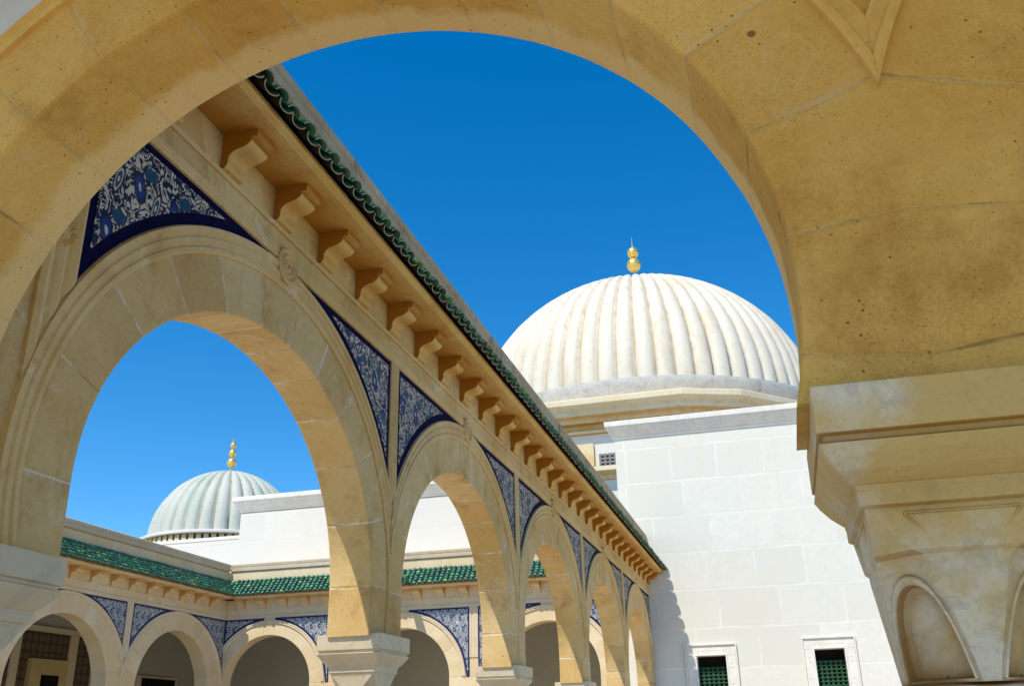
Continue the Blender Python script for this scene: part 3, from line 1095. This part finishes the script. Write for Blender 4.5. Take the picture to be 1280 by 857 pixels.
roofline(rl, 2.5, YR + 0.001 - 0.012, TL, "wing_stone", "wing_trim", "wing_coping", 0.0455, 6, 2.62, 0.222, 21, 0.13,
         lambda s, n, z: W(n, s, z))
for i in range(5):
    column(rl, XL - 0.065, 7.075 + 0.666 - 1.332 * i - (0.02 if i == 0 else 0), 0.0875, 0.100, "court_capital")
# interior of the gallery
bm = bmesh.new()
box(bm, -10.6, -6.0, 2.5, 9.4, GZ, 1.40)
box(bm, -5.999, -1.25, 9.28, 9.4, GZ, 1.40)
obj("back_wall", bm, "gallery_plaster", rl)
bm = bmesh.new()
box(bm, -10.6, XL - 0.131, 2.5, 9.4, 1.4005, 1.44)
obj("gallery_roof", bm, "roof_screed", rl)
bm = bmesh.new()
box(bm, -5.999, -5.985, 5.2, 7.72, GZ, 0.885)
obj("wainscot", bm, "brown_wall_tile", rl)
bm = bmesh.new()
for y0, y1 in ((6.62, 6.70), (7.28, 7.375), (7.60, 7.68)):
    box(bm, -5.984, -5.965, y0, y1, GZ, 0.884)
box(bm, -5.998, -5.96, 5.2, 7.72, 0.886, 0.93)
obj("tile_dado_frame", bm, "wing_trim", rl)
door = None
bm = bmesh.new()
box(bm, -5.984, -5.94, 6.82, 7.26, GZ, 0.67)
door = obj("doorway", bm, "door_frame_stone", rl)
bm = bmesh.new()
box(bm, -5.9395, -5.93, 6.95, 7.15, GZ, 0.545)
obj("doorway_dark", bm, "dark_opening", door)  # dark sheet standing for the shade inside the doorway
bm = bmesh.new()
box(bm, -5.999, -5.96, 8.27, 8.90, GZ, 0.605)
d2 = obj("doorway", bm, "wing_trim", rl)
bm = bmesh.new()
box(bm, -5.9595, -5.95, 8.32, 8.85, GZ, 0.585)
obj("doorway_dark", bm, "dark_opening", d2)  # second dark sheet, shade of the open doorway as colour

TR = lambda s, n, z: W(s, YR - n, z)
rr_ = thing("rear_wing", "cream wing below the white block, green roof facing the camera", "building", W(-3.0, YR, GZ))
RR = []
for i in range(3):
    c = -4.335 + 1.250 * i
    A = Arch(c, 0.412, 0.405, 0.450, 0.240, 0.625 if i else 0.433, 0.625 if i < 2 else 0.632)
    A.pl, A.pr = (0.588 if i else 0.432), 0.588
    A.oa, A.ob = 1.10, 1.0
    RR.append(A)
RRING = [(0.098, 0.0), (0.098, 0.007), (0.104, 0.011), (0.112, 0.006), (0.117, 0.012), (0.126, 0.012), (0.128, 0.0)]
obj("wall", arcade_wall(RR, 1.4165, 0.13, TR, 2.5), "wing_stone", rr_, bevel=0.008)
dress(rr_, RR, TR, "wing_trim", ["pale_navy_glaze", "floral_tile_light"],
      [(A.c + 0.625 - 0.037, A.c + 0.625 + 0.037, 0.60) for A in RR[:-1]], border=0.013, ring=RRING, rosette=False)
roofline(rr_, XL + 0.013, -1.205, TR, "wing_stone", "wing_trim", "wing_coping", 0.0455, 6, XL + 0.15, 0.208, 31, 0.13,
         lambda s, n, z: W(s, -n, z))
for i, x in enumerate((-4.335 - 0.412 - 0.0, -3.71, -2.46, -1.24)):
    if i:
        column(rr_, x, YR + 0.065, 0.0965, 0.0875, "court_capital")
bm = bmesh.new()
box(bm, XL - 0.130, -1.205, YR + 0.131, 9.4, 1.40, 1.44)
obj("gallery_roof", bm, "roof_screed", rr_)
# rain spout at the eave
bm = bmesh.new()
prof = []
p0, p1 = W(-3.02, 7.60, 1.235), W(-2.98, 7.42, 1.20)
d = (p1 - p0).normalized()
a = d.orthogonal().normalized()
b = d.cross(a)
def circ(c, r):
    return [c + (a * math.cos(2 * PI * i / 16) + b * math.sin(2 * PI * i / 16)) * r for i in range(16)]
loft(bm, [circ(p0, 0.075), circ(p1, 0.085), circ(p1, 0.07), circ(p0, 0.06)], cap=False)
lay = bm.verts.layers.float.new("tint")
for v in bm.verts:
    v[lay] = 0.8
obj("rain_spout", bm, "green_glaze", rr_, smooth=True, angle=0.8)


# ---------------- plain white building with two windows
def rect(x0, x1, y0, y1, e, z):
    return [W(x0 - e, y0 - e, z), W(x1 + e, y0 - e, z), W(x1 + e, y1 + e, z), W(x0 - e, y1 + e, z)]


CORN = [(0.0, -0.150), (0.010, -0.148), (0.012, -0.128), (0.020, -0.120), (0.036, -0.098), (0.052, -0.070), (0.060, -0.062), (0.060, -0.050), (0.070, -0.046), (0.072, -0.004), (0.060, 0.0)]


def cornice_part(name, parent, x0, x1, y0, y1, zt, mat, k=1.0):
    bm = bmesh.new()
    loft(bm, [rect(x0, x1, y0, y1, e * k, zt + z * k) for e, z in CORN])
    return obj(name, bm, mat, parent, bevel=0.006)


XW0, XW1, YW0, YW1 = -1.195, 3.6, 7.745, 10.2
rw = thing("white_building", "tall plain white wall with small green grilled windows, below the large dome", "building", W(1.2, YW0, GZ))
wins = [(-0.668, -0.452, 0.533), (0.199, 0.410, 0.549), (1.066, 1.277, 0.549)]
bm = bmesh.new()
xs = [XW0] + [v for w in wins for v in (w[0], w[1])] + [XW1]
wb = -0.05
ZT = 2.45
def quad(*p):
    bm.faces.new([bm.verts.new(W(*q)) for q in p])
for i in range(len(xs) - 1):
    a_, b_ = xs[i], xs[i + 1]
    if i % 2 == 0:
        quad((a_, YW0, GZ), (b_, YW0, GZ), (b_, YW0, ZT - 0.15), (a_, YW0, ZT - 0.15))
    else:
        zt = wins[i // 2][2]
        quad((a_, YW0, GZ), (b_, YW0, GZ), (b_, YW0, wb), (a_, YW0, wb))
        quad((a_, YW0, zt), (b_, YW0, zt), (b_, YW0, ZT - 0.15), (a_, YW0, ZT - 0.15))
        D = 0.12
        quad((a_, YW0, wb), (a_, YW0, zt), (a_, YW0 + D, zt), (a_, YW0 + D, wb))
        quad((b_, YW0, wb), (b_, YW0, zt), (b_, YW0 + D, zt), (b_, YW0 + D, wb))
        quad((a_, YW0, zt), (b_, YW0, zt), (b_, YW0 + D, zt), (a_, YW0 + D, zt))
        quad((a_, YW0, wb), (b_, YW0, wb), (b_, YW0 + D, wb), (a_, YW0 + D, wb))
        quad((a_, YW0 + D, wb), (b_, YW0 + D, wb), (b_, YW0 + D, zt), (a_, YW0 + D, zt))
quad((XW0, YW0, GZ), (XW0, YW1, GZ), (XW0, YW1, ZT - 0.15), (XW0, YW0, ZT - 0.15))
quad((XW1, YW0, GZ), (XW1, YW1, GZ), (XW1, YW1, ZT - 0.15), (XW1, YW0, ZT - 0.15))
quad((XW0, YW1, GZ), (XW1, YW1, GZ), (XW1, YW1, ZT - 0.15), (XW0, YW1, ZT - 0.15))
obj("wall", bm, "white_ashlar", rw, recalc=True)
cornice_part("cornice", rw, XW0, XW1, YW0, YW1, ZT, "cornice_marble")
for k, (x0, x1, zt) in enumerate(wins):
    # moulded frame: flat architrave with raised edges
    bm = bmesh.new()
    fw = 0.075
    for (a0, a1, b0, b1, d) in ((x0 - fw, x0 - 0.001, wb, zt + 0.001, 0.012), (x1 + 0.001, x1 + fw, wb, zt + 0.001, 0.012), (x0 - fw, x1 + fw, zt + 0.0015, zt + fw, 0.0125),
                                (x0 - fw - 0.012, x0 - fw - 0.0005, wb, zt + fw + 0.012, 0.022), (x1 + fw + 0.0005, x1 + fw + 0.012, wb, zt + fw + 0.012, 0.022), (x0 - fw, x1 + fw, zt + fw + 0.0005, zt + fw + 0.012, 0.0225),
                                (x0 - 0.013, x0 - 0.0012, wb, zt + 0.012, 0.018), (x1 + 0.0012, x1 + 0.013, wb, zt + 0.012, 0.018), (x0 - 0.0011, x1 + 0.0011, zt + 0.0012, zt + 0.0122, 0.0185)):
        box(bm, a0, a1, YW0 - d, YW0 - 0.0005, b0, b1)
    # small carved motifs
    def diam(cx, cz, w, h):
        c_ = bm.verts.new(W(cx, YW0 - 0.0165, cz))
        r_ = [bm.verts.new(W(cx + dx, YW0 - 0.0118, cz + dz)) for dx, dz in ((-w, 0), (0, -h), (w, 0), (0, h))]
        for i in range(4):
            bm.faces.new((r_[i], r_[(i + 1) % 4], c_))
    xm = (x0 + x1) / 2
    for dx in (-0.095, -0.06, -0.012, 0.012, 0.06, 0.095):
        diam(xm + dx, zt + 0.042, 0.010, 0.012)
    for xs_ in (x0 - 0.043, x1 + 0.043):
        for dz in (0.03, -0.055, -0.085, -0.2, -0.3):
            diam(xs_, zt + dz, 0.011, 0.012)
    f = obj("window", bm, "frame_stone", rw, bevel=0.004)
    bm = bmesh.new()
    yb = YW0 + 0.055
    nx, nz = 6, 18
    pw = (x1 - x0) / nx
    zgt = zt - 0.075
    for i in range(nx + 1):
        xx = x0 + pw * i
        box(bm, max(x0 + 0.001, xx - 0.009), min(x1 - 0.001, xx + 0.009), yb, yb + 0.012, wb + 0.001, zgt)
    for j in range(nz + 1):
        zz = wb + 0.005 + (zgt - wb - 0.02) * j / nz
        box(bm, x0 + 0.0012, x1 - 0.0012, yb - 0.004, yb + 0.016, zz, zz + 0.010)
    obj("grille", bm, "green_paint", f, bevel=0.004)
    bm = bmesh.new()
    box(bm, x0 + 0.001, x1 - 0.001, YW0 + 0.1, YW0 + 0.118, wb + 0.001, zt - 0.001)
    obj("window_dark", bm, "dark_opening", f)  # dark sheet for the unlit room behind the grille

# ---------------- white block and parapet wall behind the wings
rb = thing("white_block", "smooth white stone block with plain cornice rising behind the rear wing roof", "building", W(-3.3, 8.3, GZ))
bm = bmesh.new()
loft(bm, [rect(-5.07, -1.7, 8.35, 9.2, 0, z) for z in (1.44, 2.1)])
obj("wall", bm, "pale_ashlar", rb)
cornice_part("cornice", rb, -5.07, -1.7, 8.35, 9.2, 2.255, "cornice_marble")
bm = bmesh.new()
loft(bm, [rect(-4.76, -1.25, 8.0, 8.34, 0, 1.4415), rect(-4.76, -1.25, 8.0, 8.34, 0, 1.50), rect(-4.76, -1.25, 8.0, 8.34, 0.02, 1.505), rect(-4.76, -1.25, 8.0, 8.34, 0.02, 1.53)])
obj("plinth", bm, "wing_trim", rb, bevel=0.005)
rp = thing("parapet_wall", "low cream parapet wall in front of the small greenish dome", "wall", W(-7.5, 8.4, GZ))
bm = bmesh.new()
loft(bm, [rect(-10.5, -5.075, 8.4, 8.9, 0, z) for z in (1.4415, 1.86)])
obj("wall", bm, "pale_ashlar", rp)
bm = bmesh.new()
loft(bm, [rect(-10.5, -5.075, 8.4, 8.9, 0.0, 1.861), rect(-10.5, -5.075, 8.4, 8.9, 0.006, 1.865), rect(-10.5, -5.075, 8.4, 8.9, 0.006, 1.895)])
obj("coping", bm, "cornice_marble", rp)


# ---------------- domes
def dome_bm(cx, cy, zc, R, H, ribs, amp, zstart=0.0, seg=8, lat=44, joints=(0.42,)):
    bm = bmesh.new()
    lay = bm.verts.layers.float.new("crease")
    rings = []
    for j in range(lat + 1):
        ph = zstart + (PI / 2 - zstart) * j / lat
        ring = []
        cr = math.cos(ph)
        for i in range(ribs * seg):
            t = 2 * PI * i / (ribs * seg)
            u = (i % seg) / seg
            lobe = math.sqrt(max(0, 1 - (2 * u - 1) ** 2))
            sag = amp * (lobe - 1.0) * (0.25 + 0.75 * cr)
            wob = 0.003 * noise.noise(Vector((math.cos(t) * 6, math.sin(t) * 6, ph * 5)))
            r = max(0.002, (R + wob) * cr + sag * min(1, cr * 4))
            z = zc + H * math.sin(ph) + sag * 0.6 * math.sin(ph) * min(1, cr * 3)
            v = bm.verts.new(W(cx + r * math.cos(t), cy + r * math.sin(t), z))
            d = 1.0 if i % seg == 0 else (0.5 if i % seg in (1, seg - 1) else 0.0)
            for jl in joints:
                if abs(ph - jl) < 0.02:
                    d = max(d, 0.55)
            v[lay] = d
            ring.append(v)
        rings.append(ring)
    k = ribs * seg
    for a, b in zip(rings, rings[1:]):
        for i in range(k):
            j = (i + 1) % k
            bm.faces.new((a[i], a[j], b[j], b[i]))
    bm.faces.new(rings[-1])
    return bm


def finial(parent, cx, cy, z0, ztip, balls, shape):
    bm = bmesh.new()
    lathe(bm, cx, cy, [(0.022, z0), (0.02, balls[-1][0]), (0.012, balls[-1][0] + 0.08), (0.006, (ztip + balls[-1][0]) / 2 + 0.02), (0.002, ztip)], 12)
    f = obj("finial", bm, "gilded_metal", parent, smooth=True)
    for z, r in balls:
        bm = bmesh.new()
        prof = [(max(0.002, r * math.cos(a)), z + r * math.sin(a)) for a in [-PI / 2 + PI * i / 16 for i in range(17)]]
        lathe(bm, cx, cy, prof, 24)
        obj("ball", bm, "gilded_metal", f, smooth="full")
    return f


DX, DY = -1.68, 14.0
rd = thing("domed_hall", "mausoleum hall with large white fluted dome and two gilded balls on top", "domed building", W(DX, DY, GZ))


def hallring(ap, z, ch=0.40):
    pts = []
    for k in range(8):
        a0 = PI / 4 * k
        nx, ny = math.cos(a0), math.sin(a0)
        tx, ty = -ny, nx
        hs = ap * math.tan(PI / 8) - ch
        for sgn in (-1, 1):
            pts.append(W(DX + nx * ap + tx * hs * sgn, DY + ny * ap + ty * hs * sgn, z))
    return pts


AP = 2.72
bm = bmesh.new()
loft(bm, [hallring(AP, z) for z in (GZ, 3.45)])
obj("wall", bm, "white_ashlar", rd)
bm = bmesh.new()
loft(bm, [hallring(AP + e, z + 0.05) for e, z in ((0.0, 3.401), (0.05, 3.402), (0.06, 3.44), (0.02, 3.445), (0.02, 3.52), (0.10, 3.53), (0.11, 3.585),
                                          (0.19, 3.60), (0.20, 3.66), (0.21, 3.67), (0.27, 3.72), (0.275, 3.785), (0.25, 3.80))])
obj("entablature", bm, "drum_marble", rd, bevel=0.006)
bm = bmesh.new()
loft(bm, [hallring(AP + e, z) for e, z in ((0.0005, 2.86), (0.02, 2.865), (0.05, 2.91), (0.14, 2.95), (0.14, 3.00), (0.13, 3.005))])
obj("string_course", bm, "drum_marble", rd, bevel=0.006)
# frieze panel with relief gable, and lattice window
yf = DY - AP
bm = bmesh.new()
box(bm, -2.9, -2.00, yf - 0.035, yf - 0.001, 3.01, 3.33)
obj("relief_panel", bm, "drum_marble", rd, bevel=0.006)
bm = bmesh.new()
for a_, b_ in (((-2.32, 3.03), (-2.17, 3.16)), ((-2.17, 3.16), (-2.02, 3.03)), ((-2.27, 3.03), (-2.17, 3.115)), ((-2.17, 3.115), (-2.07, 3.03))):
    p = W(a_[0], yf - 0.0345, a_[1])
    q = W(b_[0], yf - 0.0345, b_[1])
    up = Vector((0, 0, 0.02 * S))
    o_ = Vector((0, -0.02 * S, 0))
    loft(bm, [[p, p + o_, p + o_ + up, p + up], [q, q + o_, q + o_ + up, q + up]])
obj("relief_gable", bm, "white_paint", rd)
bm = bmesh.new()
box(bm, -1.94, -1.62, yf - 0.006, yf - 0.0005, 3.02, 3.19)
fwin = obj("window", bm, "dark_opening", rd)
bm = bmesh.new()
for i in range(6):
    box(bm, -1.94 + 0.06 * i, -1.915 + 0.06 * i, yf - 0.022, yf - 0.0065, 3.02, 3.19)
for j in range(4):
    box(bm, -1.94, -1.62, yf - 0.024, yf - 0.007, 3.02 + 0.047 * j, 3.045 + 0.047 * j)
obj("lattice", bm, "lattice_grey", fwin)
bm = bmesh.new()
lathe(bm, DX, DY, [(2.70, 3.851), (2.79, 3.851), (2.81, 3.99), (2.835, 4.05), (2.84, 4.114), (2.70, 4.125), (2.62, 4.16), (2.55, 4.17)], 128)
obj("ring", bm, "ring_marble", rd, smooth=True, angle=0.4)
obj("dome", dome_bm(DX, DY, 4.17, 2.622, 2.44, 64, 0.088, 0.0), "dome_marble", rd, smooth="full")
finial(rd, -1.66, DY, 6.58, 7.60, [(7.085, 0.117), (7.31, 0.094)], 0)

EX, EY = -7.516, 12.0
re = thing("small_dome", "smaller greenish white fluted dome with three gilded balls behind the rear wing", "dome", W(EX, EY, GZ))
bm = bmesh.new()
lathe(bm, EX, EY, [(1.06, GZ), (1.06, 2.49)], 64)
for k in range(72):
    a = 2 * PI * k / 72
    ca, sa = math.cos(a), math.sin(a)
    pts = []
    for r, z in ((1.055, 2.40), (1.13, 2.45), (1.13, 2.53), (1.055, 2.53)):
        for sg in (-0.032, 0.032):
            pts.append(W(EX + r * ca - sg * sa, EY + r * sa + sg * ca, z))
    v = [bm.verts.new(p) for p in pts]
    for f in ((0, 2, 3, 1), (2, 4, 5, 3), (4, 6, 7, 5), (0, 1, 7, 6), (0, 6, 4, 2), (1, 3, 5, 7)):
        bm.faces.new([v[i] for i in f])
obj("drum", bm, "drum_marble", re)
bm = bmesh.new()
lathe(bm, EX, EY, [(1.04, 2.535), (1.155, 2.535), (1.17, 2.545), (1.17, 2.575), (1.15, 2.585), (1.0, 2.60)], 96)
obj("ring", bm, "cornice_marble", re, smooth=True, angle=0.5)
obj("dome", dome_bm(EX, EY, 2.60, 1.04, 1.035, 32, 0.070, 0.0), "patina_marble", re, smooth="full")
finial(re, EX, EY, 3.60, 4.17, [(3.785, 0.070), (3.925, 0.056), (4.045, 0.044)], 0)

# ---------------- light
w = bpy.data.worlds.new("World")
bpy.context.scene.world = w
w.use_nodes = True
nt = w.node_tree
bg = nt.nodes["Background"]
sky = nt.nodes.new("ShaderNodeTexSky")
sky.sky_type = "NISHITA"
sky.sun_disc = False
dirs = -SUN
sky.sun_elevation = math.asin(dirs.z)
sky.sun_rotation = math.atan2(dirs.x, dirs.y) % (2 * PI)
sky.altitude = 800
sky.air_density = 1.0
sky.dust_density = 0.3
sky.ozone_density = 3.0
hs = nt.nodes.new("ShaderNodeHueSaturation")
hs.inputs["Saturation"].default_value = 1.41
hs.inputs["Hue"].default_value = 0.498
hs.inputs["Value"].default_value = 1.78
nt.links.new(sky.outputs[0], hs.inputs["Color"])
nt.links.new(hs.outputs[0], bg.inputs["Color"])
bg.inputs["Strength"].default_value = 0.11

sd = bpy.data.lights.new("sun", "SUN")
sd.energy = 5.0
sd.angle = math.radians(0.5)
sd.color = (1.0, 0.93, 0.81)
so = bpy.data.objects.new("sun", sd)
C.objects.link(so)
so.rotation_euler = SUN.to_track_quat("-Z", "Y").to_euler()
so.location = (-10, -20, 40)

# ---------------- camera
F, PIT, YAW, ROL = 1189.0741, 0.3913, 0.2620, -0.0222
cp, sp, cy_, sy_ = math.cos(PIT), math.sin(PIT), math.cos(YAW), math.sin(YAW)
fw = Vector((-sy_ * cp, cy_ * cp, sp))
rt = Vector((cy_, sy_, 0))
up = rt.cross(fw)
r2 = rt * math.cos(ROL) + up * math.sin(ROL)
u2 = up * math.cos(ROL) - rt * math.sin(ROL)
cd = bpy.data.cameras.new("camera")
cd.sensor_width = 36.0
cd.lens = 36.0 * F / 1280.0
cd.clip_start = 0.05
cd.clip_end = 4000
co = bpy.data.objects.new("camera", cd)
C.objects.link(co)
mw = Matrix((r2, u2, -fw)).transposed().to_4x4()
mw.translation = Vector((0, 0, EYE))
co.matrix_world = mw
sc = bpy.context.scene
sc.camera = co
sc.view_settings.view_transform = "Standard"
sc.view_settings.look = "None"
sc.view_settings.exposure = 0
sc.view_settings.gamma = 1
